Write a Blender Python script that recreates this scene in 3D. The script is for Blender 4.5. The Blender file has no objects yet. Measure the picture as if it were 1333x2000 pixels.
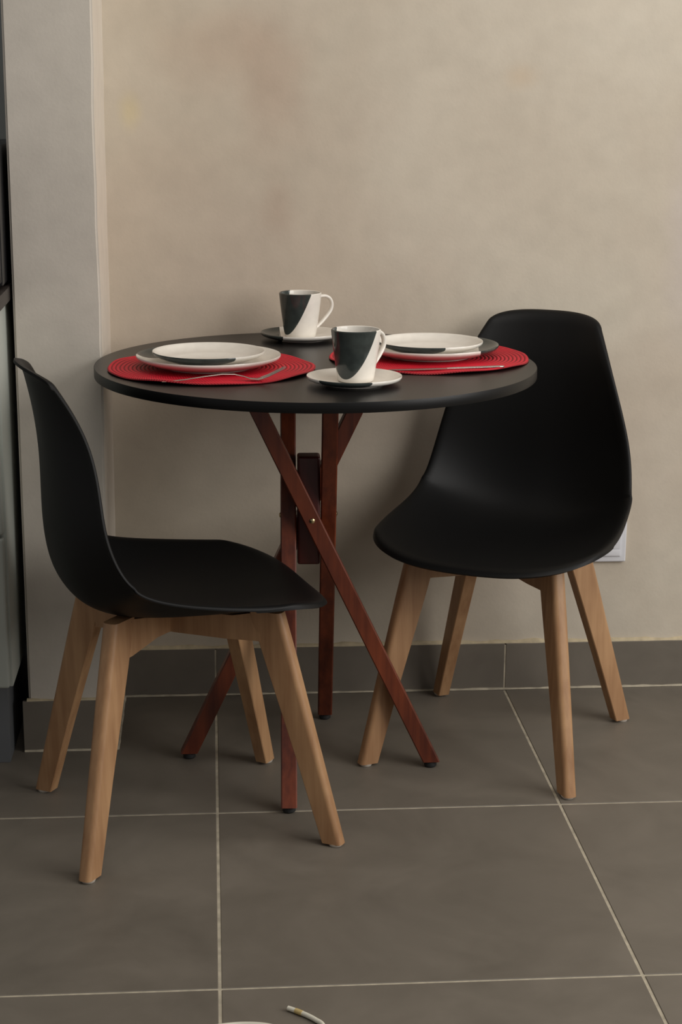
import bpy, bmesh, math, random
import numpy as np
from mathutils import Vector, Matrix
random.seed(7)
SC = bpy.context.scene
COL = SC.collection
PI = math.pi
D2R = math.radians

# ------------------------------------------------------------ camera
F_PX, YAW, PITCH, ROLL = 3386.6185, -0.0757899, 0.2442768, 0.0054848
CAM_LOC = (-0.0007619, -2.1935902, 1.2319034)
fwd = Vector((-math.sin(YAW)*math.cos(PITCH), math.cos(YAW)*math.cos(PITCH), -math.sin(PITCH)))
right = Vector((math.cos(YAW), math.sin(YAW), 0))
up = right.cross(fwd)
r2 = math.cos(ROLL)*right + math.sin(ROLL)*up
u2 = -math.sin(ROLL)*right + math.cos(ROLL)*up
cam_data = bpy.data.cameras.new('camera')
cam = bpy.data.objects.new('camera', cam_data)
COL.objects.link(cam)
M = Matrix((r2, u2, -fwd)).transposed().to_4x4()
M.translation = Vector(CAM_LOC)
cam.matrix_world = M
cam_data.sensor_fit = 'HORIZONTAL'
cam_data.sensor_width = 36.0
cam_data.lens = F_PX/1333.0*36.0
cam_data.clip_start = 0.05
cam_data.clip_end = 60
SC.camera = cam

# ------------------------------------------------------------ light and exposure
SC.view_settings.view_transform = 'Standard'
SC.view_settings.look = 'None'
SC.view_settings.gamma = 1.0
SC.view_settings.use_curve_mapping = False
SC.view_settings.exposure = 0.0
world = bpy.data.worlds.new('world')
SC.world = world
world.use_nodes = True
bg = world.node_tree.nodes['Background']
bg.inputs['Color'].default_value = (1.0, 0.985, 0.97, 1)
bg.inputs['Strength'].default_value = 0.205

def area(name, loc, target, sx, sy, power, colour):
    l = bpy.data.lights.new(name, 'AREA')
    l.shape = 'RECTANGLE'; l.size = sx; l.size_y = sy
    l.energy = power; l.color = colour
    o = bpy.data.objects.new(name, l)
    COL.objects.link(o)
    o.location = loc
    o.rotation_euler = (Vector(target)-Vector(loc)).to_track_quat('-Z', 'Y').to_euler()
    return o
area('window_light', (2.6, -0.75, 1.75), (0.2, 0.95, 0.9), 2.0, 1.8, 62, (1.0, 0.975, 0.94))
area('ceiling_light', (0.6, -0.5, 2.65), (0.5, 0.9, 0.6), 1.5, 1.5, 18, (1.0, 0.95, 0.88))

# ------------------------------------------------------------ materials
def new_mat(name):
    m = bpy.data.materials.new(name); m.use_nodes = True
    nt = m.node_tree
    return m, nt, nt.nodes['Principled BSDF']
def nd(nt, kind, **kw):
    n = nt.nodes.new(kind)
    for k, v in kw.items():
        if k.startswith('i_'):
            n.inputs[k[2:].replace('_', ' ')].default_value = v
        else:
            setattr(n, k, v)
    return n
def ramp(nt, stops):
    n = nt.nodes.new('ShaderNodeValToRGB')
    while len(n.color_ramp.elements) < len(stops):
        n.color_ramp.elements.new(0.5)
    for e, (p, c) in zip(n.color_ramp.elements, stops):
        e.position = p; e.color = (c[0], c[1], c[2], 1)
    return n
def srgb(r, g, b):
    f = lambda c: (c/255/12.92) if c/255 <= 0.04045 else ((c/255+0.055)/1.055)**2.4
    return (f(r), f(g), f(b))
def bump(nt, bs, height, strength, dist):
    b = nd(nt, 'ShaderNodeBump'); b.inputs['Strength'].default_value = strength
    b.inputs['Distance'].default_value = dist
    nt.links.new(height, b.inputs['Height']); nt.links.new(b.outputs['Normal'], bs.inputs['Normal'])

def plain(name, col, rough=0.5, metal=0.0, coat=0.0, nscale=0, namp=0.0, bstr=0.0, bdist=0.001, spec=None):
    m, nt, bs = new_mat(name)
    bs.inputs['Base Color'].default_value = (*col, 1)
    bs.inputs['Roughness'].default_value = rough
    bs.inputs['Metallic'].default_value = metal
    bs.inputs['Coat Weight'].default_value = coat
    bs.inputs['Coat Roughness'].default_value = 0.08
    if spec is not None: bs.inputs['Specular IOR Level'].default_value = spec
    if nscale:
        tc = nd(nt, 'ShaderNodeTexCoord'); n = nd(nt, 'ShaderNodeTexNoise')
        n.inputs['Scale'].default_value = nscale; n.inputs['Detail'].default_value = 5
        nt.links.new(tc.outputs['Object'], n.inputs['Vector'])
        r = ramp(nt, [(0.3, [c*(1-namp) for c in col]), (0.7, [min(1, c*(1+namp)) for c in col])])
        nt.links.new(n.outputs['Fac'], r.inputs['Fac']); nt.links.new(r.outputs['Color'], bs.inputs['Base Color'])
        if bstr: bump(nt, bs, n.outputs['Fac'], bstr, bdist)
    return m

def plaster(name, c1, c2, c3, stains=()):
    m, nt, bs = new_mat(name)
    tc = nd(nt, 'ShaderNodeTexCoord')
    n1 = nd(nt, 'ShaderNodeTexNoise'); n1.inputs['Scale'].default_value = 2.3; n1.inputs['Detail'].default_value = 4
    n1.inputs['Distortion'].default_value = 0.6
    n2 = nd(nt, 'ShaderNodeTexNoise'); n2.inputs['Scale'].default_value = 1.3; n2.inputs['Detail'].default_value = 5
    n3 = nd(nt, 'ShaderNodeTexNoise'); n3.inputs['Scale'].default_value = 22; n3.inputs['Detail'].default_value = 8
    n4 = nd(nt, 'ShaderNodeTexNoise'); n4.inputs['Scale'].default_value = 160; n4.inputs['Detail'].default_value = 4
    mp = nd(nt, 'ShaderNodeMapping'); mp.inputs['Location'].default_value = (3.1, 1.7, 0.45)
    nt.links.new(tc.outputs['Object'], mp.inputs['Vector'])
    for n in (n1, n3, n4): nt.links.new(tc.outputs['Object'], n.inputs['Vector'])
    nt.links.new(mp.outputs['Vector'], n2.inputs['Vector'])
    r1 = ramp(nt, [(0.35, c1), (0.68, c2)])
    nt.links.new(n1.outputs['Fac'], r1.inputs['Fac'])
    r2_ = ramp(nt, [(0.50, (0, 0, 0)), (0.72, (0.75, 0.75, 0.75))])
    nt.links.new(n2.outputs['Fac'], r2_.inputs['Fac'])
    mx = nd(nt, 'ShaderNodeMix', data_type='RGBA')
    nt.links.new(r2_.outputs['Color'], mx.inputs[0]); nt.links.new(r1.outputs['Color'], mx.inputs[6])
    mx.inputs[7].default_value = (*c3, 1)
    for (loc, size, colr, amt) in stains:      # old damp marks with soft ragged outlines
        m1 = nd(nt, 'ShaderNodeVectorMath', operation='SUBTRACT'); m1.inputs[1].default_value = loc
        nt.links.new(tc.outputs['Object'], m1.inputs[0])
        m2 = nd(nt, 'ShaderNodeVectorMath', operation='DIVIDE'); m2.inputs[1].default_value = size
        nt.links.new(m1.outputs[0], m2.inputs[0])
        ln = nd(nt, 'ShaderNodeVectorMath', operation='LENGTH'); nt.links.new(m2.outputs[0], ln.inputs[0])
        ns = nd(nt, 'ShaderNodeTexNoise'); ns.inputs['Scale'].default_value = 9; ns.inputs['Detail'].default_value = 4
        nt.links.new(tc.outputs['Object'], ns.inputs['Vector'])
        ad_ = nd(nt, 'ShaderNodeMath', operation='ADD'); nt.links.new(ln.outputs['Value'], ad_.inputs[0]); nt.links.new(ns.outputs['Fac'], ad_.inputs[1])
        mr_ = nd(nt, 'ShaderNodeMapRange', interpolation_type='SMOOTHSTEP')
        for nm_, v_ in (('From Min', 0.5), ('From Max', 1.5), ('To Min', amt), ('To Max', 0.0)): mr_.inputs[nm_].default_value = v_
        nt.links.new(ad_.outputs[0], mr_.inputs['Value'])
        m3 = nd(nt, 'ShaderNodeMix', data_type='RGBA'); nt.links.new(mr_.outputs['Result'], m3.inputs[0])
        nt.links.new(mx.outputs[2], m3.inputs[6]); m3.inputs[7].default_value = (*colr, 1); mx = m3
    mul = nd(nt, 'ShaderNodeMix', data_type='RGBA', blend_type='MULTIPLY'); mul.inputs[0].default_value = 1
    r3 = ramp(nt, [(0.3, (0.93, 0.93, 0.93)), (0.65, (1, 1, 1))])
    nt.links.new(n3.outputs['Fac'], r3.inputs['Fac'])
    nt.links.new(mx.outputs[2], mul.inputs[6]); nt.links.new(r3.outputs['Color'], mul.inputs[7])
    nt.links.new(mul.outputs[2], bs.inputs['Base Color'])
    bs.inputs['Roughness'].default_value = 0.75
    ad = nd(nt, 'ShaderNodeMath', operation='MULTIPLY_ADD'); ad.inputs[1].default_value = 0.12
    nt.links.new(n4.outputs['Fac'], ad.inputs[0]); nt.links.new(n1.outputs['Fac'], ad.inputs[2])
    bump(nt, bs, ad.outputs[0], 0.22, 0.010)
    return m

def wood(name, dark, light, rough, axis_scale, coat=0.0, grain=1.0):
    m, nt, bs = new_mat(name)
    tc = nd(nt, 'ShaderNodeTexCoord')
    mp = nd(nt, 'ShaderNodeMapping'); mp.inputs['Scale'].default_value = axis_scale
    n = nd(nt, 'ShaderNodeTexNoise'); n.inputs['Scale'].default_value = 60; n.inputs['Detail'].default_value = 6
    n.inputs['Roughness'].default_value = 0.6
    n2 = nd(nt, 'ShaderNodeTexNoise'); n2.inputs['Scale'].default_value = 7; n2.inputs['Detail'].default_value = 3
    oi = nd(nt, 'ShaderNodeObjectInfo')
    add = nd(nt, 'ShaderNodeVectorMath', operation='ADD')
    sc = nd(nt, 'ShaderNodeMath', operation='MULTIPLY'); sc.inputs[1].default_value = 13.0
    nt.links.new(oi.outputs['Random'], sc.inputs[0])
    nt.links.new(tc.outputs['Object'], add.inputs[0]); nt.links.new(sc.outputs[0], add.inputs[1])
    nt.links.new(add.outputs[0], mp.inputs['Vector'])
    nt.links.new(mp.outputs['Vector'], n.inputs['Vector']); nt.links.new(add.outputs[0], n2.inputs['Vector'])
    a = nd(nt, 'ShaderNodeMath', operation='MULTIPLY_ADD'); a.inputs[1].default_value = 0.55
    b = nd(nt, 'ShaderNodeMath', operation='MULTIPLY'); b.inputs[1].default_value = 0.45
    nt.links.new(n2.outputs['Fac'], b.inputs[0]); nt.links.new(n.outputs['Fac'], a.inputs[0]); nt.links.new(b.outputs[0], a.inputs[2])
    r = ramp(nt, [(0.36, dark), (0.66, light)])
    nt.links.new(a.outputs[0], r.inputs['Fac']); nt.links.new(r.outputs['Color'], bs.inputs['Base Color'])
    bs.inputs['Roughness'].default_value = rough; bs.inputs['Coat Weight'].default_value = coat
    bs.inputs['Coat Roughness'].default_value = 0.3
    bump(nt, bs, n.outputs['Fac'], 0.15*grain, 0.0006)
    return m

def glaze(name, white, dark, direction, k, offset):
    """white ceramic dipped in dark glaze: dark where dir.xy + k*z > offset (object space)"""
    m, nt, bs = new_mat(name)
    tc = nd(nt, 'ShaderNodeTexCoord')
    dt = nd(nt, 'ShaderNodeVectorMath', operation='DOT_PRODUCT')
    dt.inputs[1].default_value = (direction[0], direction[1], k)
    nt.links.new(tc.outputs['Object'], dt.inputs[0])
    sub = nd(nt, 'ShaderNodeMath', operation='SUBTRACT'); sub.inputs[1].default_value = offset
    nt.links.new(dt.outputs['Value'], sub.inputs[0])
    mr = nd(nt, 'ShaderNodeMapRange'); mr.inputs['From Min'].default_value = -0.0003; mr.inputs['From Max'].default_value = 0.0003
    nt.links.new(sub.outputs[0], mr.inputs['Value'])
    n = nd(nt, 'ShaderNodeTexNoise'); n.inputs['Scale'].default_value = 60; n.inputs['Detail'].default_value = 3
    nt.links.new(tc.outputs['Object'], n.inputs['Vector'])
    rw = ramp(nt, [(0.3, [c*0.93 for c in white]), (0.7, white)])
    rd = ramp(nt, [(0.3, [c*0.8 for c in dark]), (0.7, [c*1.2 for c in dark])])
    nt.links.new(n.outputs['Fac'], rw.inputs['Fac']); nt.links.new(n.outputs['Fac'], rd.inputs['Fac'])
    mx = nd(nt, 'ShaderNodeMix', data_type='RGBA')
    nt.links.new(mr.outputs['Result'], mx.inputs[0])
    nt.links.new(rw.outputs['Color'], mx.inputs[6]); nt.links.new(rd.outputs['Color'], mx.inputs[7])
    nt.links.new(mx.outputs[2], bs.inputs['Base Color'])
    bs.inputs['Roughness'].default_value = 0.12
    bs.inputs['Specular IOR Level'].default_value = 0.5
    return m

M_wall = plaster('wall_plaster', srgb(192, 180, 162), srgb(204, 194, 177), srgb(190, 174, 157), stains=[((0.125, 1.202, 1.24), (0.10, 0.5, 0.22), srgb(180, 156, 137), 0.5), ((0.02, 1.202, 1.28), (0.16, 0.5, 0.12), srgb(184, 162, 142), 0.5), ((0.13, 1.202, 1.0), (0.05, 0.5, 0.10), srgb(178, 156, 138), 0.45), ((-0.15, 1.202, 1.17), (0.03, 0.5, 0.05), srgb(206, 190, 150), 0.6), ((0.60, 1.202, 1.24), (0.05, 0.5, 0.04), srgb(200, 176, 146), 0.4), ((0.94, 1.202, 0.95), (0.06, 0.5, 0.3), srgb(196, 184, 178), 0.5)])
M_pillar = plaster('pillar_plaster', srgb(196, 188, 176), srgb(206, 198, 186), srgb(186, 178, 168))
M_return_lit = plaster('return_plaster_lit', srgb(212, 201, 186), srgb(222, 212, 198), srgb(208, 192, 176))  # light from the right put into the colour of this side face
M_side = plaster('kitchen_plaster', srgb(165, 170, 168), srgb(178, 182, 180), srgb(150, 155, 153))

def tile_mat():
    m, nt, bs = new_mat('floor_tile')
    tc = nd(nt, 'ShaderNodeTexCoord'); oi = nd(nt, 'ShaderNodeObjectInfo')
    sc = nd(nt, 'ShaderNodeMath', operation='MULTIPLY'); sc.inputs[1].default_value = 29.0
    add = nd(nt, 'ShaderNodeVectorMath', operation='ADD')
    nt.links.new(oi.outputs['Random'], sc.inputs[0]); nt.links.new(tc.outputs['Object'], add.inputs[0]); nt.links.new(sc.outputs[0], add.inputs[1])
    n = nd(nt, 'ShaderNodeTexNoise'); n.inputs['Scale'].default_value = 5; n.inputs['Detail'].default_value = 7; n.inputs['Roughness'].default_value = 0.6
    n.inputs['Distortion'].default_value = 0.5
    n2 = nd(nt, 'ShaderNodeTexNoise'); n2.inputs['Scale'].default_value = 260; n2.inputs['Detail'].default_value = 3
    nt.links.new(add.outputs[0], n.inputs['Vector']); nt.links.new(add.outputs[0], n2.inputs['Vector'])
    r = ramp(nt, [(0.3, srgb(101, 94, 84)), (0.7, srgb(119, 111, 100))])
    nt.links.new(n.outputs['Fac'], r.inputs['Fac']); nt.links.new(r.outputs['Color'], bs.inputs['Base Color'])
    rr = nd(nt, 'ShaderNodeMapRange'); rr.inputs['To Min'].default_value = 0.42; rr.inputs['To Max'].default_value = 0.6
    nt.links.new(n.outputs['Fac'], rr.inputs['Value']); nt.links.new(rr.outputs['Result'], bs.inputs['Roughness'])
    bump(nt, bs, n2.outputs['Fac'], 0.12, 0.0006)
    return m
M_tile = tile_mat()
M_grout = plain('grout', srgb(176, 166, 146), 0.9, nscale=40, namp=0.25, bstr=0.4)
M_caulk = plain('caulk', srgb(190, 175, 145), 0.8, nscale=60, namp=0.15, bstr=0.5)
M_shell = plain('black_plastic', (0.0055, 0.0053, 0.0052), 0.5, spec=0.22, nscale=700, namp=0.05, bstr=0.06, bdist=0.0004)
M_beech = wood('beech_wood', srgb(150, 110, 76), srgb(186, 146, 106), 0.45, (1, 1, 0.06))
M_red = wood('mahogany_stained_wood', srgb(74, 28, 16), srgb(128, 60, 32), 0.4, (1, 1, 0.05), coat=0.15)
M_block = wood('dark_mahogany_wood', srgb(62, 22, 20), srgb(86, 34, 28), 0.4, (1, 1, 0.05), coat=0.1)
M_top = plain('black_laminate', (0.006, 0.0052, 0.005), 0.36, spec=0.5, nscale=300, namp=0.08, bstr=0.05, bdist=0.0003)
M_edge_shade = plain('black_edge_shade', (0.004, 0.0038, 0.0038), 0.42, spec=0.28, nscale=200, namp=0.08)  # shade on the tabletop edge, put into a darker, duller material
M_rubber = plain('black_rubber', (0.01, 0.01, 0.01), 0.7, nscale=80, namp=0.1)
M_glide = plain('pale_glide', srgb(205, 196, 184), 0.5, nscale=80, namp=0.05)
M_steel = plain('steel', (0.55, 0.52, 0.50), 0.25, metal=1.0, nscale=90, namp=0.05)
M_brass = plain('brass', (0.6, 0.47, 0.26), 0.3, metal=1.0, nscale=90, namp=0.05)
M_socket = plain('socket_plastic', srgb(216, 216, 220), 0.35, nscale=50, namp=0.02)
M_enamel = plain('white_cabinet', srgb(176, 180, 172), 0.35, nscale=4, namp=0.04)
M_kick = plain('grey_kick', srgb(92, 94, 96), 0.5, nscale=8, namp=0.06)
M_counter = plain('dark_counter', srgb(48, 42, 39), 0.4, nscale=160, namp=0.25)
M_appl = plain('appliance_black', (0.012, 0.012, 0.013), 0.3, nscale=30, namp=0.05)
M_cable = plain('white_cable', srgb(220, 215, 198), 0.45, nscale=18, namp=0.12)
M_cable_y = plain('yellowed_sleeve', srgb(200, 176, 118), 0.5, nscale=40, namp=0.08)

def mat_red_mat():
    m, nt, bs = new_mat('woven_red')
    tc = nd(nt, 'ShaderNodeTexCoord')
    sx = nd(nt, 'ShaderNodeSeparateXYZ'); nt.links.new(tc.outputs['Object'], sx.inputs[0])
    at = nd(nt, 'ShaderNodeMath', operation='ARCTAN2'); nt.links.new(sx.outputs['Y'], at.inputs[0]); nt.links.new(sx.outputs['X'], at.inputs[1])
    ln = nd(nt, 'ShaderNodeVectorMath', operation='LENGTH'); nt.links.new(tc.outputs['Object'], ln.inputs[0])
    # braid stitches: angle * ring radius / pitch, skewed per ring
    rr = nd(nt, 'ShaderNodeMath', operation='MULTIPLY'); rr.inputs[1].default_value = 1/0.0071; nt.links.new(ln.outputs['Value'], rr.inputs[0])
    fl = nd(nt, 'ShaderNodeMath', operation='FLOOR'); nt.links.new(rr.outputs[0], fl.inputs[0])
    fr = nd(nt, 'ShaderNodeMath', operation='FRACT'); nt.links.new(rr.outputs[0], fr.inputs[0])
    pp = nd(nt, 'ShaderNodeMath', operation='PINGPONG'); pp.inputs[1].default_value = 0.5; nt.links.new(fr.outputs[0], pp.inputs[0])
    m1 = nd(nt, 'ShaderNodeMath', operation='MULTIPLY'); nt.links.new(at.outputs[0], m1.inputs[0]); nt.links.new(fl.outputs[0], m1.inputs[1])
    m2 = nd(nt, 'ShaderNodeMath', operation='MULTIPLY'); m2.inputs[1].default_value = 9.0; nt.links.new(m1.outputs[0], m2.inputs[0])
    ph = nd(nt, 'ShaderNodeMath', operation='MULTIPLY_ADD'); ph.inputs[1].default_value = 6.0
    nt.links.new(pp.outputs[0], ph.inputs[0]); nt.links.new(m2.outputs[0], ph.inputs[2])
    sn = nd(nt, 'ShaderNodeMath', operation='SINE'); nt.links.new(ph.outputs[0], sn.inputs[0])
    n = nd(nt, 'ShaderNodeTexNoise'); n.inputs['Scale'].default_value = 14; nt.links.new(tc.outputs['Object'], n.inputs['Vector'])
    r = ramp(nt, [(0.3, srgb(202, 10, 40)), (0.7, srgb(222, 18, 48))])
    nt.links.new(n.outputs['Fac'], r.inputs['Fac'])
    # darker colour in the groove between coils
    gr = ramp(nt, [(0.0, (0.30, 0.18, 0.2)), (0.30, (1, 1, 1))]); nt.links.new(pp.outputs[0], gr.inputs['Fac'])
    mul = nd(nt, 'ShaderNodeMix', data_type='RGBA', blend_type='MULTIPLY'); mul.inputs[0].default_value = 1
    nt.links.new(r.outputs['Color'], mul.inputs[6]); nt.links.new(gr.outputs['Color'], mul.inputs[7])
    nt.links.new(mul.outputs[2], bs.inputs['Base Color'])
    bs.inputs['Roughness'].default_value = 0.6
    bs.inputs['Sheen Weight'].default_value = 0.0
    bump(nt, bs, sn.outputs[0], 0.5, 0.0008)
    return m
M_mat = mat_red_mat()

# ------------------------------------------------------------ helpers
def link(o, parent=None):
    COL.objects.link(o)
    if parent is not None: o.parent = parent
    return o
def mesh_obj(name, verts, faces, mat, parent=None, smooth=True, loc=None, sharp=None):
    me = bpy.data.meshes.new(name)
    me.from_pydata([tuple(v) for v in verts], [], [tuple(f) for f in faces])
    bm = bmesh.new(); bm.from_mesh(me)
    bmesh.ops.recalc_face_normals(bm, faces=bm.faces)
    bm.to_mesh(me); bm.free()
    if mat: me.materials.append(mat)
    if smooth:
        me.shade_smooth()
        me.set_sharp_from_angle(angle=D2R(sharp if sharp else 40))
    o = bpy.data.objects.new(name, me)
    if loc is not None: o.location = loc
    return link(o, parent)
def bm_obj(name, bm, mat, parent=None, smooth=True, loc=None, sharp=40):
    me = bpy.data.meshes.new(name)
    bmesh.ops.recalc_face_normals(bm, faces=bm.faces)
    bm.to_mesh(me); bm.free()
    if mat: me.materials.append(mat)
    if smooth:
        me.shade_smooth(); me.set_sharp_from_angle(angle=D2R(sharp))
    o = bpy.data.objects.new(name, me)
    if loc is not None: o.location = loc
    return link(o, parent)
def box_bm(x0, x1, y0, y1, z0, z1, bevel=0.0, seg=2, bm=None):
    b = bmesh.new()
    bmesh.ops.create_cube(b, size=1, matrix=Matrix.Translation(((x0+x1)/2, (y0+y1)/2, (z0+z1)/2)) @ Matrix.Diagonal((x1-x0, y1-y0, z1-z0, 1)))
    if bevel: bmesh.ops.bevel(b, geom=b.edges[:], offset=bevel, segments=seg, affect='EDGES', profile=0.6)
    if bm is None: return b
    tmp = bpy.data.meshes.new('tmp'); b.to_mesh(tmp); b.free(); bm.from_mesh(tmp); bpy.data.meshes.remove(tmp)
    return bm
def lathe(profile, n=96, wob=None):
    """closed or open profile of (r, z); r=0 ends become poles"""
    vs, fs, rings = [], [], []
    for r, z in profile:
        if r < 1e-7:
            rings.append([len(vs)]); vs.append((0, 0, z))
        else:
            rings.append(list(range(len(vs), len(vs)+n)))
            for i in range(n):
                a = 2*PI*i/n
                rr = r*(1+(wob(a) if wob else 0)); vs.append((rr*math.cos(a), rr*math.sin(a), z))
    for A, B in zip(rings[:-1], rings[1:]):
        for i in range(n):
            j = (i+1) % n
            if len(A) == 1 and len(B) == 1: continue
            if len(A) == 1: fs.append((A[0], B[i], B[j]))
            elif len(B) == 1: fs.append((A[i], B[0], A[j]))
            else: fs.append((A[i], B[i], B[j], A[j]))
    return vs, fs
def loft(sections, cap=True):
    vs, fs = [], []
    n = len(sections[0])
    for s in sections: vs += [tuple(p) for p in s]
    for k in range(len(sections)-1):
        for i in range(n):
            j = (i+1) % n
            fs.append((k*n+i, k*n+j, (k+1)*n+j, (k+1)*n+i))
    if cap:
        fs.append(tuple(range(n))[::-1]); fs.append(tuple((len(sections)-1)*n+i for i in range(n)))
    return vs, fs
def tube(points, radius, n=12, smooth_pts=0):
    P = [Vector(p) for p in points]
    if smooth_pts:
        Q = []
        for i in range(len(P)-1):
            p0, p1, p2_, p3 = P[max(i-1, 0)], P[i], P[i+1], P[min(i+2, len(P)-1)]
            for k in range(smooth_pts):
                t = k/smooth_pts
                Q.append(0.5*((2*p1)+(-p0+p2_)*t+(2*p0-5*p1+4*p2_-p3)*t*t+(-p0+3*p1-3*p2_+p3)*t**3))
        Q.append(P[-1]); P = Q
    rad = radius if callable(radius) else (lambda t: (radius, radius))
    secs = []
    T0 = (P[1]-P[0]).normalized()
    nrm = T0.orthogonal().normalized() if abs(T0.z) > 0.9 else T0.cross(Vector((0, 0, 1))).normalized()
    for i, p in enumerate(P):
        T = (P[min(i+1, len(P)-1)]-P[max(i-1, 0)]).normalized()
        nrm = (nrm-T*nrm.dot(T)).normalized(); bn = T.cross(nrm)
        a, b = rad(i/(len(P)-1))
        secs.append([p+nrm*math.cos(2*PI*k/n)*a+bn*math.sin(2*PI*k/n)*b for k in range(n)])
    return loft(secs)
def tag(o, label=None, cat=None, group=None, kind=None):
    if label: o['label'] = label
    if cat: o['category'] = cat
    if group: o['group'] = group
    if kind: o['kind'] = kind
    return o
def empty(name, loc, rz, label, cat, group=None):
    o = bpy.data.objects.new(name, None); o.empty_display_size = 0.05
    o.location = loc; o.rotation_euler = (0, 0, rz)
    link(o); return tag(o, label, cat, group)
def copy_tree(o, parent=None):
    c = o.copy(); COL.objects.link(c); c.parent = parent
    for ch in [x for x in bpy.data.objects if x.parent is o and x is not c]:
        copy_tree(ch, c)
    return c

# ------------------------------------------------------------ the setting
WALL_Y, PX0, PX1, PY = 1.202, -0.351, -0.197, 0.913
BB = 0.009                      # thickness of the skirting tiles
wall_back = bm_obj('wall_back', box_bm(PX1-0.03, 3.2, WALL_Y, WALL_Y+0.15, 0, 2.8), M_wall, smooth=False)
tag(wall_back, 'cream uneven plaster wall behind the round table', 'wall', kind='structure')
def pillar():
    b = box_bm(PX0, PX1, PY, WALL_Y+0.15, 0, 2.8)
    es = [e for e in b.edges if abs(e.verts[0].co.x-e.verts[1].co.x) < 1e-6 and abs(e.verts[0].co.y-e.verts[1].co.y) < 1e-6 and e.verts[0].co.y < PY+0.01]
    bmesh.ops.bevel(b, geom=es, offset=0.004, segments=3, affect='EDGES')
    # cut the long edges so that they can wander a little, as hand plastered corners do
    for k in range(1, 40):
        z = 2.8*k/40
        bmesh.ops.bisect_plane(b, geom=b.verts[:]+b.edges[:]+b.faces[:], plane_co=(0, 0, z), plane_no=(0, 0, 1))
    for v in b.verts:
        if v.co.y < PY+0.02 and v.co.x > PX1-0.02:
            v.co.x += 0.0013*math.sin(v.co.z*9+1)+0.0008*math.sin(v.co.z*31)
    return b
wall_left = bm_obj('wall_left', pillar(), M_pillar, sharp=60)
wall_left.data.materials.append(M_return_lit)
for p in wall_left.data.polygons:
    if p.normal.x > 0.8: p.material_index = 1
tag(wall_left, 'greyish plaster wall end jutting out on the left', 'wall', kind='structure')
wall_rear = bm_obj('wall_rear', box_bm(-2.4, PX0, WALL_Y+0.24, WALL_Y+0.39, 0, 2.8), M_side, smooth=False)
tag(wall_rear, 'cool grey kitchen wall far left behind the black appliance', 'wall', kind='structure')

floor = bm_obj('floor', box_bm(-2.4, 3.2, -3.2, 1.5, -0.03, -0.0015), M_grout, smooth=False)
tag(floor, 'grey brown tiled floor with pale grout lines', 'floor', kind='structure')
G = 0.0024
tile_cache = {}
def tile_mesh(w, d, t, mat, key):
    key = (round(w, 4), round(d, 4), round(t, 4), key)
    if key in tile_cache: return tile_cache[key]
    b = box_bm(0, w, 0, d, -t, 0, bevel=0.0009, seg=1)
    me = bpy.data.meshes.new('tile'); b.to_mesh(me); b.free(); me.materials.append(mat)
    tile_cache[key] = me
    return me
for i in range(-4, 5):
    for j in range(-5, 2):
        x0, y0 = i*0.6, j*0.6
        y1 = y0+0.6
        if j == 1: y1 = 1.193
        me = tile_mesh(0.6-2*G, y1-y0-2*G, 0.009, M_tile, 'f')
        o = bpy.data.objects.new('tile', me); o.location = (x0+G, y0+G, random.uniform(-0.0006, -0.0002)); link(o, floor)
# kitchen strip behind the wall end
for x0 in (-0.951, -1.551):
    me = tile_mesh(0.6-2*G, 0.245-2*G, 0.009, M_tile, 'k')
    o = bpy.data.objects.new('tile', me); o.location = (x0+G, 1.193+G, 0); link(o, floor)

def board_tile(x0, x1, y0, y1, parent, z1=0.0975):
    b = box_bm(x0, x1, y0, y1, 0.002, z1, bevel=0.0008, seg=1)
    return bm_obj('tile', b, M_tile, parent, smooth=False)
# skirting along the back wall
bb = bm_obj('baseboard_back', box_bm(PX1+BB, 3.2, WALL_Y-BB+0.0008, WALL_Y, 0, 0.097), M_grout, smooth=False)
tag(bb, 'dark grey tile skirting along the back wall', 'baseboard', kind='structure')
for a, b_ in [(PX1+BB+0.003, -0.0015), (0.0015, 0.5985), (0.6015, 1.1985), (1.2015, 1.7985), (1.8015, 2.3985)]:
    board_tile(a, b_, WALL_Y-BB, WALL_Y-BB+0.0055, bb, 0.0995)
bl = bm_obj('baseboard_left', box_bm(PX0-0.006, PX1+0.006, PY-0.004, PY, 0, 0.096), M_grout, smooth=False)
tag(bl, 'dark grey tile skirting round the left wall end', 'baseboard', kind='structure')
board_tile(PX0-0.011, PX1+BB, PY-BB, PY-0.001, bl, 0.099)
board_tile(PX1+0.001, PX1+BB, PY+0.001, WALL_Y-BB-0.002, bl, 0.099)
# lumpy caulk lines on the skirting
def caulk(name, x0, x1, y, zc, along='x', seed=1, h=0.007, dep=0.008):
    rnd = random.Random(seed); secs = []; n = int((x1-x0)/0.012)
    o1, o2 = rnd.uniform(0, 9), rnd.uniform(0, 9)
    for k in range(n+1):
        s = x0+(x1-x0)*k/n
        w = 0.5+0.5*math.sin(s*23+o1)*math.sin(s*57+o2)+rnd.uniform(-0.15, 0.15)
        hh = h*(0.45+0.75*w); dd = dep*(0.75+0.25*w)
        pr = [(0, 0), (-dd, 0), (-dd*0.85, hh*0.55), (-dd*0.35, hh*0.9), (0, hh)]
        secs.append([(s, y+a, zc+b) if along == 'x' else (y-a, s, zc+b) for a, b in pr])
    v, f = loft(secs)
    o = mesh_obj(name, v, f, M_caulk, sharp=70)
    return tag(o, kind='structure')
tag(caulk('trim_1', PX1+0.002, 3.19, WALL_Y, 0.0993, seed=3), 'cream filler line on top of the back skirting')
tag(caulk('trim_2', PX0-0.003, PX1, PY, 0.0988, seed=5, h=0.004), 'cream filler line on top of the left skirting')
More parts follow.
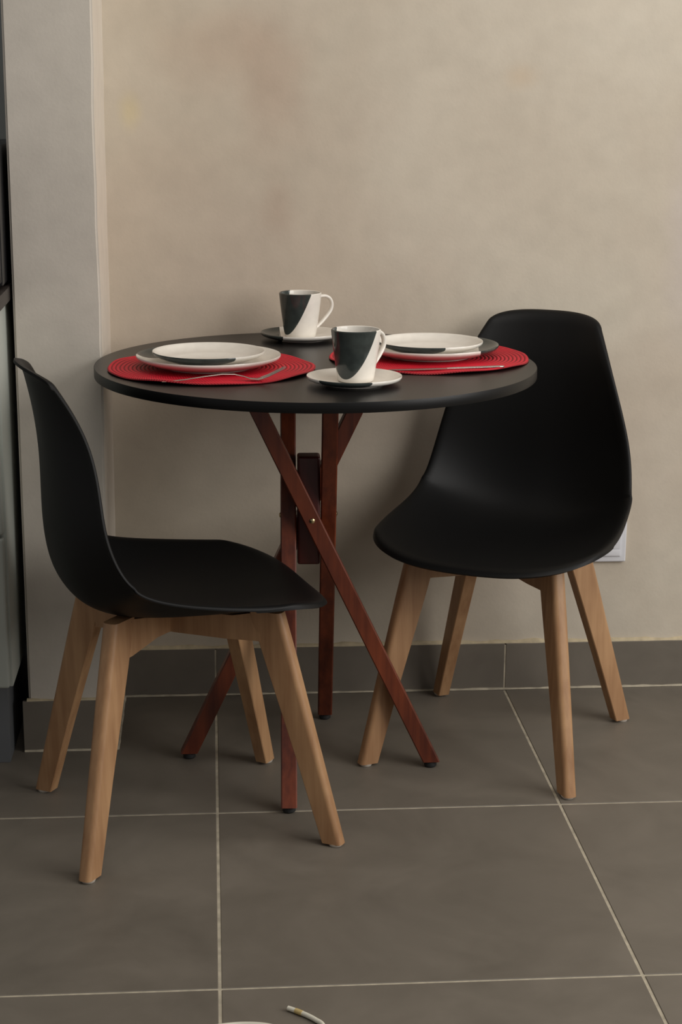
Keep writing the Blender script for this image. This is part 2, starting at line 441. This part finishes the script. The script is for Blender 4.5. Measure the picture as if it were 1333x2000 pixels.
# grout bead where floor meets the skirting
def bead(name, p0, p1, lab):
    P0, P1 = Vector(p0), Vector(p1); d = P1-P0; n = max(2, int(d.length/0.02)); rnd = random.Random(11)
    side = Vector((0, 0, 1)).cross(d.normalized()); secs = []
    for k in range(n+1):
        c = P0+d*k/n; w = 0.0030+rnd.uniform(-0.0008, 0.001)
        secs.append([c-side*w, c-side*w*0.6+Vector((0, 0, w*0.7)), c+side*w*0.2+Vector((0, 0, w)), c+side*w, c+Vector((0, 0, -0.001))])
    v, f = loft(secs); return tag(mesh_obj(name, v, f, M_grout, sharp=70), lab, kind='structure')
bead('trim_3', (PX1+BB, WALL_Y-BB-0.001, 0.0003), (3.18, WALL_Y-BB-0.001, 0.0003), 'pale grout seam at the foot of the back skirting')
bead('trim_4', (PX0-0.01, PY-BB-0.001, 0.0003), (PX1+BB, PY-BB-0.001, 0.0003), 'pale grout seam at the foot of the left skirting')
bead('trim_5', (PX1+BB+0.001, PY-BB, 0.0003), (PX1+BB+0.001, WALL_Y-BB, 0.0003), 'pale grout seam beside the wall end')

# ------------------------------------------------------------ chairs
SP = [(-0.2426, 0.8038), (-0.2235, 0.7112), (-0.2151, 0.619), (-0.213, 0.5328), (-0.2009, 0.4609), (-0.1642, 0.4123), (-0.0974, 0.3907), (-0.0059, 0.3882), (0.1032, 0.3942), (0.226, 0.4065)]
SW = [0.0993, 0.1515, 0.189, 0.205, 0.2103, 0.2162, 0.222, 0.201]
SH = [0.0162, 0.0543, 0.0622, 0.0833, 0.086, 0.0703, 0.0483, 0.0252]
SE = (0.0379, 2.6587, 0.144, 3.3703)
def cubic(tk, yk, t):
    tk = np.asarray(tk, float); yk = np.asarray(yk, float)
    if yk.ndim == 1: yk = yk[:, None]
    n = len(tk); h = np.diff(tk); A = np.zeros((n, n)); B = np.zeros((n, yk.shape[1])); A[0, 0] = A[-1, -1] = 1
    for i in range(1, n-1):
        A[i, i-1] = h[i-1]; A[i, i] = 2*(h[i-1]+h[i]); A[i, i+1] = h[i]
        B[i] = 6*((yk[i+1]-yk[i])/h[i]-(yk[i]-yk[i-1])/h[i-1])
    Mm = np.linalg.solve(A, B)
    t = np.asarray(t, float); sh = t.shape; t = np.clip(t.ravel(), tk[0], tk[-1]); i = np.clip(np.searchsorted(tk, t)-1, 0, n-2)
    H = h[i][:, None]; a = (tk[i+1]-t)[:, None]; b = (t-tk[i])[:, None]
    y = Mm[i]*a**3/(6*H)+Mm[i+1]*b**3/(6*H)+(yk[i]/H-Mm[i]*H/6)*a+(yk[i+1]/H-Mm[i+1]*H/6)*b
    return y.reshape(sh+(yk.shape[1],))
def shell_grid(nu=120, nv=95, depth=0.013, we=0.026, ws=0.019):
    TS = np.linspace(0, 1, len(SP)); TW = np.linspace(0, 1, len(SW))
    a = np.linspace(0, 1, nu); a = 0.6*(0.5-0.5*np.cos(a*PI))+0.4*a
    l = np.linspace(-1, 1, nv); b = np.sign(l)*(1-(1-np.abs(l))**2.4)
    A, Bv = np.meshgrid(a, b, indexing='ij'); av = np.abs(Bv)
    rt, nt_, rf, nf = SE
    rnd = lambda n: 1-(1-np.minimum(av, 1)**n+1e-9)**(1/n)
    t0 = rt*rnd(nt_); t1 = 1-rf*rnd(nf); T = t0+(t1-t0)*A
    W = cubic(TW, SW, T)[..., 0]; H = cubic(TW, SH, T)[..., 0]
    C = cubic(TS, SP, T); D = cubic(TS, SP, np.clip(T+1e-3, 0, 1))-cubic(TS, SP, np.clip(T-1e-3, 0, 1))
    D /= np.linalg.norm(D, axis=-1, keepdims=True)
    N = np.stack([-D[..., 1], D[..., 0]], -1)
    L = np.sum(np.linalg.norm(np.diff(cubic(TS, SP, np.linspace(0, 1, 50)), axis=0), axis=1))
    es = np.minimum(A, 1-A)*(t1-t0)*L; ew = (1-av)*W
    roll = lambda e, w: depth*(1-np.sqrt(np.clip(1-(np.clip(1-e/w, 0, 1))**2, 0, 1)))
    off = H*av**2.4-(roll(es, we)**4+roll(ew, ws)**4)**0.25
    return np.stack([C[..., 0]+N[..., 0]*off, Bv*W, C[..., 1]+N[..., 1]*off], -1)
def make_shell(parent):
    S = shell_grid(); nu, nv = S.shape[:2]
    th = 0.0048
    du = np.gradient(S, axis=0); dv = np.gradient(S, axis=1)
    N = np.cross(du, dv); N /= np.linalg.norm(N, axis=-1, keepdims=True)+1e-12
    if N[nu*3//4, nv//2, 2] < 0: N = -N
    top = S; bot = S-N*th
    vs = [tuple(p) for p in top.reshape(-1, 3)]+[tuple(p) for p in bot.reshape(-1, 3)]
    off = nu*nv; fs = []
    for i in range(nu-1):
        for j in range(nv-1):
            a, b, c, d = i*nv+j, i*nv+j+1, (i+1)*nv+j+1, (i+1)*nv+j
            fs.append((a, d, c, b)); fs.append((off+a, off+b, off+c, off+d))
    ring = [i for i in range(nv)]+[k*nv+nv-1 for k in range(1, nu)]+[(nu-1)*nv+j for j in range(nv-2, -1, -1)]+[k*nv for k in range(nu-2, 0, -1)]
    for a, b in zip(ring, ring[1:]+ring[:1]): fs.append((a, b, off+b, off+a))
    return mesh_obj('seat_shell', vs, fs, M_shell, parent, sharp=55)

TOPZ = 0.396
FEET = {'f': ((0.2081, 0.1918), (0.123, 0.1295)), 'r': ((-0.2051, 0.1904), (-0.133, 0.1024))}
def leg_section(cx, cy, dx, dy, win, wout, th, z, lean=0.0):
    """outline in the horizontal plane: d along (dx,dy) outward, t across; outer side rounded"""
    tx, ty = -dy, dx; pts = []
    ch = 0.0015
    prof = [(-win+ch, -th), (-win, -th+ch), (-win, th-ch), (-win+ch, th)]
    r = th
    q = 0.72*r
    for k in range(0, 6):
        a = PI/2*(1-k/5)
        prof.append((wout-q+q*math.cos(a), r-q+q*math.sin(a)))
    for k in range(0, 6):
        a = -PI/2*k/5
        prof.append((wout-q+q*math.cos(a), -(r-q)+q*math.sin(a)))
    for d, t in prof: pts.append((cx+dx*d+tx*t, cy+dy*d+ty*t, z))
    return pts
def make_chair(name, loc, rz, label):
    ch = empty(name, loc, rz, label, 'chair', 'black moulded dining chairs at the round table')
    make_shell(ch)
    tops = {}
    for k in ('f', 'r'):
        (fx, fy), (tx_, ty_) = FEET[k]
        for s in (-1, 1):
            F = Vector((fx, fy*s, 0)); Tt = F.lerp(Vector((tx_, ty_*s, 0.372)), TOPZ/0.372)
            d = Vector((fx, fy*s, 0)).normalized()
            secs = []
            for q, (wi, wo, th) in ((0.0, (0.0180, 0.0170, 0.0118)), (0.35, (0.0215, 0.0200, 0.0125)), (0.8, (0.0290, 0.0235, 0.0136)), (1.0, (0.031, 0.0240, 0.0138))):
                z = 0.0045+(TOPZ-0.0045)*q; c = F.lerp(Tt, z/TOPZ)
                secs.append(leg_section(c.x, c.y, d.x, d.y, wi, wo, th, z))
            v, f = loft(secs)
            lg = mesh_obj('leg', v, f, M_beech, ch, sharp=35)
            g = bmesh.new()
            bmesh.ops.create_cone(g, cap_ends=True, segments=28, radius1=0.0105, radius2=0.0125, depth=0.0045, matrix=Matrix.Translation((F.x+d.x*0.001, F.y+d.y*0.001, 0.00225)))
            bm_obj('foot_glide', g, M_glide, lg)
            tops[(k, s)] = Tt
    for (a, b) in ((('f', 1), ('r', -1)), (('f', -1), ('r', 1))):
        A, B = tops[a], tops[b]; e = (A-B); L = e.length; e.normalize(); t = Vector((-e.y, e.x, 0))
        x = 0.012
        low = [(x, 0.331), (0.022, 0.331), (0.095, 0.342), (L/2, 0.341), (L-0.075, 0.342), (L-0.022, 0.345), (L-x, 0.345)]
        zt = TOPZ-0.001
        prof = [(L/2, 0.3805), (x+0.05, 0.3845), (x, zt)]+[(s, z) for s, z in low]+[(L-x, zt), (L-x-0.05, 0.3835)]
        th = 0.0125
        vs = []; n = len(prof); ins = 0.002
        for sgn in (-1, 1):
            for s, z in prof: p = B+e*s+t*th*sgn; vs.append((p.x, p.y, z))
        fs = [tuple(range(n)), tuple(range(2*n-1, n-1, -1))]+[(i, (i+1) % n, n+(i+1) % n, n+i) for i in range(n)]
        mesh_obj('frame_rail', vs, fs, M_beech, ch, smooth=False)
    # black mounting pads between rails and shell
    for sx, sy in ((0.085, 0.078), (0.085, -0.078), (-0.115, 0.082), (-0.115, -0.082)):
        g = bmesh.new()
        bmesh.ops.create_cone(g, cap_ends=True, segments=24, radius1=0.014, radius2=0.016, depth=0.010, matrix=Matrix.Translation((sx, sy, 0.3845)))
        bm_obj('mounting_pad', g, M_rubber, ch)
    return ch
make_chair('dining_chair', (-0.058, 0.588, 0), 0.2693, 'black moulded chair on beech legs in the left foreground, seen from its side')
make_chair('dining_chair', (0.5407, 0.901, 0), -2.0342, 'black moulded chair on beech legs at right against the wall, its seat facing the viewer')

# ------------------------------------------------------------ table
TX, TY, TR, TH0, TH1 = 0.182, 0.813, 0.386, 0.733, 0.750
tb = empty('round_table', (0.1698, 0.8227, 0), 0, 'round black topped bistro table on crossing reddish wooden legs', 'table')
O = tb.location.copy()
v, f = lathe([(0, TH0), (TR-0.0012, TH0), (TR-0.0012, TH1), (TR-0.01, TH1), (0, TH1)], 200)
tt = mesh_obj('tabletop', v, f, M_top, tb, sharp=30, loc=(TX-O.x, TY-O.y, 0))
v, f = lathe([(TR-0.0012, TH0), (TR-0.0004, TH0), (TR, TH0+0.0008), (TR, TH1-0.0008), (TR-0.0004, TH1), (TR-0.0012, TH1)], 200)
mesh_obj('edge_shade_ring', v, f, M_edge_shade, tb, sharp=60, loc=(TX-O.x, TY-O.y, 0))  # thin ring added so the table edge carries its shade
blk = box_bm(-0.0205, 0.0205, -0.0205, 0.0205, 0.386, 0.584, bevel=0.0055, seg=4)
cb = bm_obj('centre_block', blk, M_block, tb); cb.rotation_euler = (0, 0, -0.035)
leg_ends = [((0.400, 0.7885), (0.050, 0.7875), 'x'), ((0.2155, 1.053), (0.2005, 0.703), 'y'), ((-0.057, 0.857), (0.290, 0.856), 'x'), ((0.1235, 0.593), (0.1385, 0.943), 'y')]
for (bx, by), (ux, uy), ax in leg_ends:
    z0, z1 = 0.012, TH0
    A = Vector((bx-O.x, by-O.y, 0)); B = Vector((ux-O.x, uy-O.y, z1))
    tv = Vector((B.x-A.x, B.y-A.y, 0)); el = tv.normalized(); n_ = Vector((-el.y, el.x, 0))
    cosT = z1/(B-A).length; hw = 0.0142/cosT; ht = 0.0140; c = 0.0022
    oct_ = [(-hw+c, -ht), (hw-c, -ht), (hw, -ht+c), (hw, ht-c), (hw-c, ht), (-hw+c, ht), (-hw, ht-c), (-hw, -ht+c)]
    secs = []
    for q in range(9):
        z = z0+(z1-z0)*q/8; cc = A.lerp(B, z/z1)
        secs.append([(cc.x+el.x*a+n_.x*b, cc.y+el.y*a+n_.y*b, z) for a, b in oct_])
    v, f = loft(secs)
    lg = mesh_obj('leg', v, f, M_red, tb, sharp=30)
    ft = A.lerp(B, 0.012/z1)
    v, f = lathe([(0, 0), (0.0095, 0), (0.0115, 0.002), (0.0115, 0.0095), (0.0095, 0.0125), (0, 0.0125)], 32)
    mesh_obj('rubber_foot', v, f, M_rubber, lg, loc=(ft.x, ft.y, 0))
    # bolt through the leg into the block, near where it crosses the middle
    zb = 0.4745
    mid = A.lerp(B, zb/z1); out = Vector((mid.x, mid.y, 0)); out = n_*math.copysign(1, out.dot(n_))
    v, f = lathe([(0, 0.0026), (0.0026, 0.0022), (0.0046, 0.0008), (0.0050, -0.001), (0, -0.001)], 24)
    bh = mesh_obj('bolt', v, f, M_brass, lg); bh['label'] = 'small brass bolt head'
    bh.location = (mid.x+out.x*ht, mid.y+out.y*ht, zb)
    bh.rotation_euler = out.to_track_quat('Z', 'Y').to_euler()

# ------------------------------------------------------------ things on the table
WHITE = srgb(236, 230, 220); DARK = srgb(56, 62, 60)
def placemat(loc, label, seed):
    R, pitch = 0.184, 0.0071
    prof = [(0, 0.0022)]; n = int(R/pitch)
    for k in range(n):
        for q in (0.0, 0.18, 0.5, 0.82):
            r = (k+q)*pitch
            if r > 0: prof.append((r, 0.0020+0.0018*math.sin(PI*q)**0.7 if q else 0.0022))
    prof += [(n*pitch+0.0004, 0.0012), (n*pitch, 0.0004), (n*pitch-0.01, 0.0004), (0, 0.0004)]
    rnd = random.Random(seed); p1, p2_ = rnd.uniform(0, 6), rnd.uniform(0, 6)
    v, f = lathe(prof, 180, wob=lambda a: 0.003*math.sin(3*a+p1)+0.0015*math.sin(7*a+p2_))
    vv = []
    for x, y, z in v:
        r = math.hypot(x, y)/R; a = math.atan2(y, x)
        lift = 0.0040*max(0, (r-0.72)/0.28)**1.5*(0.75+0.5*math.sin(4*a+p2_)+0.25*math.sin(9*a+p1))
        vv.append((x, y, z+max(0, lift)))
    o = mesh_obj('placemat', vv, f, M_mat, loc=loc, sharp=60)
    return tag(o, label, 'placemat', 'round red woven placemats')
MATZ = TH1
matl = placemat((-0.0005, 0.758, MATZ), 'red woven placemat at the left of the table, under the left plates', 3)
matr = placemat((0.3855, 0.852, MATZ), 'red woven placemat at the right of the table, behind the front mug', 8)

def ang(deg): return (math.cos(D2R(deg-4.0)), math.sin(D2R(deg-4.0)))
def plate(name, R, H, foot, loc, mid, c, label, group, th=0.0042):
    """coupe plate: flat middle, rising rim, foot ring"""
    prof = [(0, 0.0055)]
    r0 = 0.60*R
    prof += [(r0*0.5, 0.0055), (r0, 0.0058)]
    for k in range(1, 13):
        t = k/12; r = r0+(R-0.0015-r0)*t
        prof.append((r, 0.0058+(H-0.0058)*(0.25*t+0.75*t*t*t)))
    prof += [(R-0.0003, H+0.0002), (R+0.0002, H-0.0012), (R-0.0003, H-0.0034), (R-0.0022, H-0.0058)]
    for k in range(11, 0, -1):
        t = k/12; r = foot+0.004+(R-0.004-foot-0.004)*t
        prof.append((r, 0.0022+(H-0.0068-0.0022)*(0.45*t+0.55*t*t)))
    prof += [(foot+0.003, 0.0020), (foot+0.0022, 0.0003), (foot+0.001, 0), (foot-0.001, 0), (foot-0.0022, 0.0008), (foot-0.004, 0.0018), (0, 0.0018)]
    v, f = lathe(prof, 128)
    m = glaze(name+'_glaze', WHITE, DARK, ang(mid), 0.0, c*R)
    o = mesh_obj(name, v, f, m, loc=loc, sharp=50)
    return tag(o, label, 'plate' if 'plate' in name else 'saucer', group)
gb, gs = 'large dinner plates with dark grey glaze', 'small plates stacked on the dinner plates'
PZ = MATZ+0.0040
plate('dinner_plate', 0.1235, 0.0215, 0.074, (-0.0055, 0.757, PZ), 140, 0.74, 'large white plate with dark grey edge on the left placemat', gb)
plate('dinner_plate', 0.1235, 0.0215, 0.074, (0.3885, 0.865, PZ), -3, 0.72, 'large white plate with dark grey edge on the right placemat', gb)
plate('side_plate', 0.0955, 0.0190, 0.056, (-0.0055, 0.747, PZ+0.0105), -111, 0.60, 'small white plate stacked on the left large plate', gs)
plate('side_plate', 0.0945, 0.0190, 0.056, (0.3870, 0.850, PZ+0.0105), -125, 0.66, 'small white plate stacked on the right large plate', gs)
gc = 'saucers under the mugs'
plate('saucer', 0.0775, 0.0150, 0.043, (0.1715, 1.096, TH1+0.0002), 184.6, 0.50, 'white and grey saucer under the mug at the far edge of the table', gc, th=0.004)
plate('saucer', 0.0779, 0.0150, 0.043, (0.2312, 0.591, TH1+0.0002), -103, 0.83, 'white saucer with a dark front edge under the mug nearest the viewer', gc, th=0.004)

def mug(loc, mid, handle, label):
    H, R, Rb, th = 0.0845, 0.0405, 0.0295, 0.0030
    root = empty('mug', loc, 0, label, 'mug', 'two-tone ceramic mugs on saucers')
    k = 0.385
    offs = k*H
    m = glaze('mug_glaze', WHITE, DARK, ang(mid), k, offs)
    prof = [(0, 0.005)]
    rr = lambda t: Rb+(R-Rb)*(1.25*t-0.25*t*t)
    prof += [(Rb-th-0.004, 0.005), (Rb-th, 0.008)]
    for q in range(1, 13):
        t = q/12; prof.append((rr(t)-th, 0.008+(H-0.0085)*t))
    prof += [(R-th*0.5, H+0.0004), (R, H-0.0008)]
    for q in range(11, -1, -1):
        t = q/12; prof.append((rr(t), 0.002+(H-0.003)*t))
    prof += [(Rb-0.002, 0.0), (Rb-0.005, 0.0), (Rb-0.006, 0.0012), (0, 0.0012)]
    v, f = lathe(prof, 96)
    mesh_obj('cup_body', v, f, m, root, sharp=50)
    d = Vector((*ang(handle), 0))
    pts = [(0.0355, 0.0735), (0.046, 0.0755), (0.0565, 0.0745), (0.0650, 0.0690), (0.0690, 0.0590), (0.0670, 0.0485), (0.0600, 0.0390), (0.0500, 0.0290), (0.0410, 0.0215), (0.0325, 0.0155)]
    P = [(d.x*a, d.y*a, b) for a, b in pts]
    v, f = tube(P, lambda t: (0.0058-0.0012*math.sin(PI*t), 0.0033), 16, 6)
    mesh_obj('handle', v, f, m, root, sharp=60)
    return root
SZ = TH1+0.0059
mug((0.1690, 1.092, SZ), -148, 30, 'dark grey and white mug at the far edge of the table by the wall')
mug((0.2335, 0.592, SZ), -125, 47, 'dark grey and white mug nearest the viewer, at the front of the table')

def cutlery_sweep(secs_def, n=14):
    secs = []
    for (x, y, z, w, t) in secs_def:
        secs.append([(x, y+w*0.85*math.cos(2*PI*k/n), z+t*0.72*math.sin(2*PI*k/n)) for k in range(n)])
    return secs
MZ = MATZ+0.0050
fk = empty('fork', (0.0165, 0.605, MZ), 0.06, 'thin silver fork lying on the left placemat in front of the plates', 'fork')
hd = [(-0.098, 0, 0.0005, 0.0045, 0.0009), (-0.088, 0, 0.0006, 0.0058, 0.0011), (-0.060, 0, 0.0032, 0.0048, 0.0012), (-0.030, 0, 0.0075, 0.0036, 0.0013),
      (0.0, 0, 0.0110, 0.0030, 0.0013), (0.020, 0, 0.0105, 0.0030, 0.0013), (0.036, 0, 0.0065, 0.0036, 0.0012), (0.046, 0, 0.0032, 0.0085, 0.0011), (0.058, 0, 0.0022, 0.0115, 0.0010), (0.066, 0, 0.0040, 0.0118, 0.0010)]
v, f = loft(cutlery_sweep(hd)); mesh_obj('handle', v, f, M_steel, fk, sharp=60)
for k in range(4):
    yo = (-0.0093+0.0062*k)
    td = [(0.0635, yo, 0.0034, 0.0022, 0.0010), (0.075, yo, 0.0075, 0.0017, 0.0010), (0.088, yo*0.97, 0.0135, 0.0014, 0.0009), (0.100, yo*0.93, 0.0195, 0.0011, 0.0007), (0.104, yo*0.92, 0.0215, 0.0005, 0.0004)]
    v, f = loft(cutlery_sweep(td, 8)); mesh_obj('tine', v, f, M_steel, fk, sharp=60)
kn = empty('table_knife', (0.3980, 0.705, MZ+0.0004), 0.12, 'thin silver table knife lying on the right placemat in front of the plates', 'knife')
v, f = loft(cutlery_sweep([(0.000, 0, 0.0015, 0.0030, 0.0016), (0.012, 0, 0.0016, 0.0046, 0.0019), (0.05, 0, 0.0019, 0.0052, 0.0021), (0.09, 0, 0.0022, 0.0060, 0.0024), (0.099, 0, 0.0022, 0.0056, 0.0022), (0.102, 0, 0.0022, 0.003, 0.0012)]))
mesh_obj('handle', v, f, M_steel, kn, sharp=60)
v, f = loft(cutlery_sweep([(0.003, 0, 0.0013, 0.0030, 0.0012), (-0.012, 0.001, 0.0012, 0.0072, 0.0007), (-0.06, 0.001, 0.0010, 0.0080, 0.0006), (-0.088, 0.002, 0.0010, 0.0062, 0.0005), (-0.100, 0.004, 0.0010, 0.0015, 0.0004)]))
mesh_obj('blade', v, f, M_steel, kn, sharp=60)

# ------------------------------------------------------------ socket on the wall
so = empty('wall_socket', (0.8085, WALL_Y, 0.332), 0, 'white wall socket plate low on the wall behind the right chair', 'socket')
b = box_bm(-0.0365, 0.0365, -0.0085, 0.0, -0.0600, 0.0600, bevel=0.003, seg=3); bm_obj('cover_plate', b, M_socket, so)
b = box_bm(-0.0255, 0.0255, -0.0105, -0.007, -0.0480, 0.0480, bevel=0.001, seg=2); fr = bm_obj('insert_frame', b, M_socket, so)
for z0, z1 in ((-0.0465, -0.0330), (-0.0320, 0.0320), (0.0330, 0.0465)):
    b = box_bm(-0.0235, 0.0235, -0.0118, -0.0095, z0, z1, bevel=0.0007, seg=2); bm_obj('module', b, M_socket, fr)

# ------------------------------------------------------------ kitchen corner at the left edge
CX = -0.3655
cab = empty('kitchen_cabinet', (-0.66, 0.79, 0), 0, 'white kitchen cabinet with rounded drawer fronts at the far left edge', 'cabinet')
def part(name, x0, x1, y0, y1, z0, z1, mat, parent, bev=0.0, seg=2):
    o0 = Vector((-0.66, 0.79, 0))
    return bm_obj(name, box_bm(x0-o0.x, x1-o0.x, y0-o0.y, y1-o0.y, z0, z1, bevel=bev, seg=seg), mat, parent)
part('body', CX-0.59, CX, 0.806, 1.39, 0.165, 0.848, M_enamel, cab, 0.0015)
part('kick_board', CX-0.58, CX-0.016, 0.852, 1.38, 0.0, 0.165, M_kick, cab, 0.001)
for z0, z1 in ((0.700, 0.842), (0.452, 0.694), (0.168, 0.446)):
    dr = part('drawer', CX-0.586, CX-0.004, 0.785, 0.8055, z0, z1, M_enamel, cab, 0.006, 4)
    o0 = Vector((-0.66, 0.79, 0))
    zc = z1-0.045
    P = [(-0.12, 0.785-o0.y, zc), (-0.12, 0.76-o0.y, zc), (-0.11, 0.755-o0.y, zc), (0.11, 0.755-o0.y, zc), (0.12, 0.76-o0.y, zc), (0.12, 0.785-o0.y, zc)]
    v, f = tube(P, 0.005, 10); mesh_obj('handle', v, f, M_steel, dr, sharp=50)
ct = bm_obj('countertop', box_bm(-0.30, 0.30, -0.37, 0.37, 0, 0.026, bevel=0.003), M_counter, loc=(-0.6555, 1.02, 0.8483))
tag(ct, 'dark countertop on the white cabinet at the far left edge', 'countertop')
ap = empty('black_oven', (-0.60, 0.86, 0.874), 0, 'tall black appliance with grey handle on the counter at the far left edge', 'appliance')
bm_obj('housing', box_bm(-0.24, 0.24, 0.0, 0.34, 0.006, 0.246, bevel=0.005), M_appl, ap)
dr = bm_obj('door', box_bm(-0.24, 0.238, -0.016, -0.0008, 0.012, 0.236, bevel=0.004), M_appl, ap)
v, f = tube([(0.215, -0.016, 0.10), (0.215, -0.034, 0.098), (0.215, -0.036, 0.09), (0.215, -0.036, 0.03), (0.215, -0.034, 0.022), (0.215, -0.016, 0.02)], 0.005, 10)
mesh_obj('handle', v, f, M_steel, dr, sharp=50)
for sx in (-0.2, 0.2):
    for sy in (0.04, 0.3):
        g = bmesh.new(); bmesh.ops.create_cone(g, cap_ends=True, segments=16, radius1=0.010, radius2=0.012, depth=0.006, matrix=Matrix.Translation((sx, sy, 0.0032)))
        bm_obj('foot', g, M_rubber, ap)

# ------------------------------------------------------------ cable on the floor, bottom edge
cb_pts = [(0.0922, -0.0644), (0.104, -0.0735), (0.117, -0.0850), (0.128, -0.0975), (0.137, -0.113), (0.137, -0.150), (0.110, -0.180), (0.060, -0.185),
          (0.005, -0.170), (-0.035, -0.140), (-0.030, -0.112), (-0.003, -0.1055), (0.030, -0.1022), (0.062, -0.1078), (0.085, -0.125), (0.080, -0.160)]
cz = [0.0036]*7+[0.0036]*6+[0.0036, 0.0036, 0.0036]
v, f = tube([(x, y, z) for (x, y), z in zip(cb_pts, cz)], 0.0034, 12, 8)
ca = mesh_obj('cable', v, f, M_cable, sharp=60)
tag(ca, 'white cable end curling on the floor tiles at the bottom edge', 'cable')
v, f = tube([(0.1020, -0.0719, 0.0037), (0.1065, -0.0757, 0.0037), (0.1110, -0.0797, 0.0037)], 0.0037, 12, 4)
sl = mesh_obj('sleeve', v, f, M_cable_y, ca, sharp=60); sl['label'] = 'yellowed sleeve'
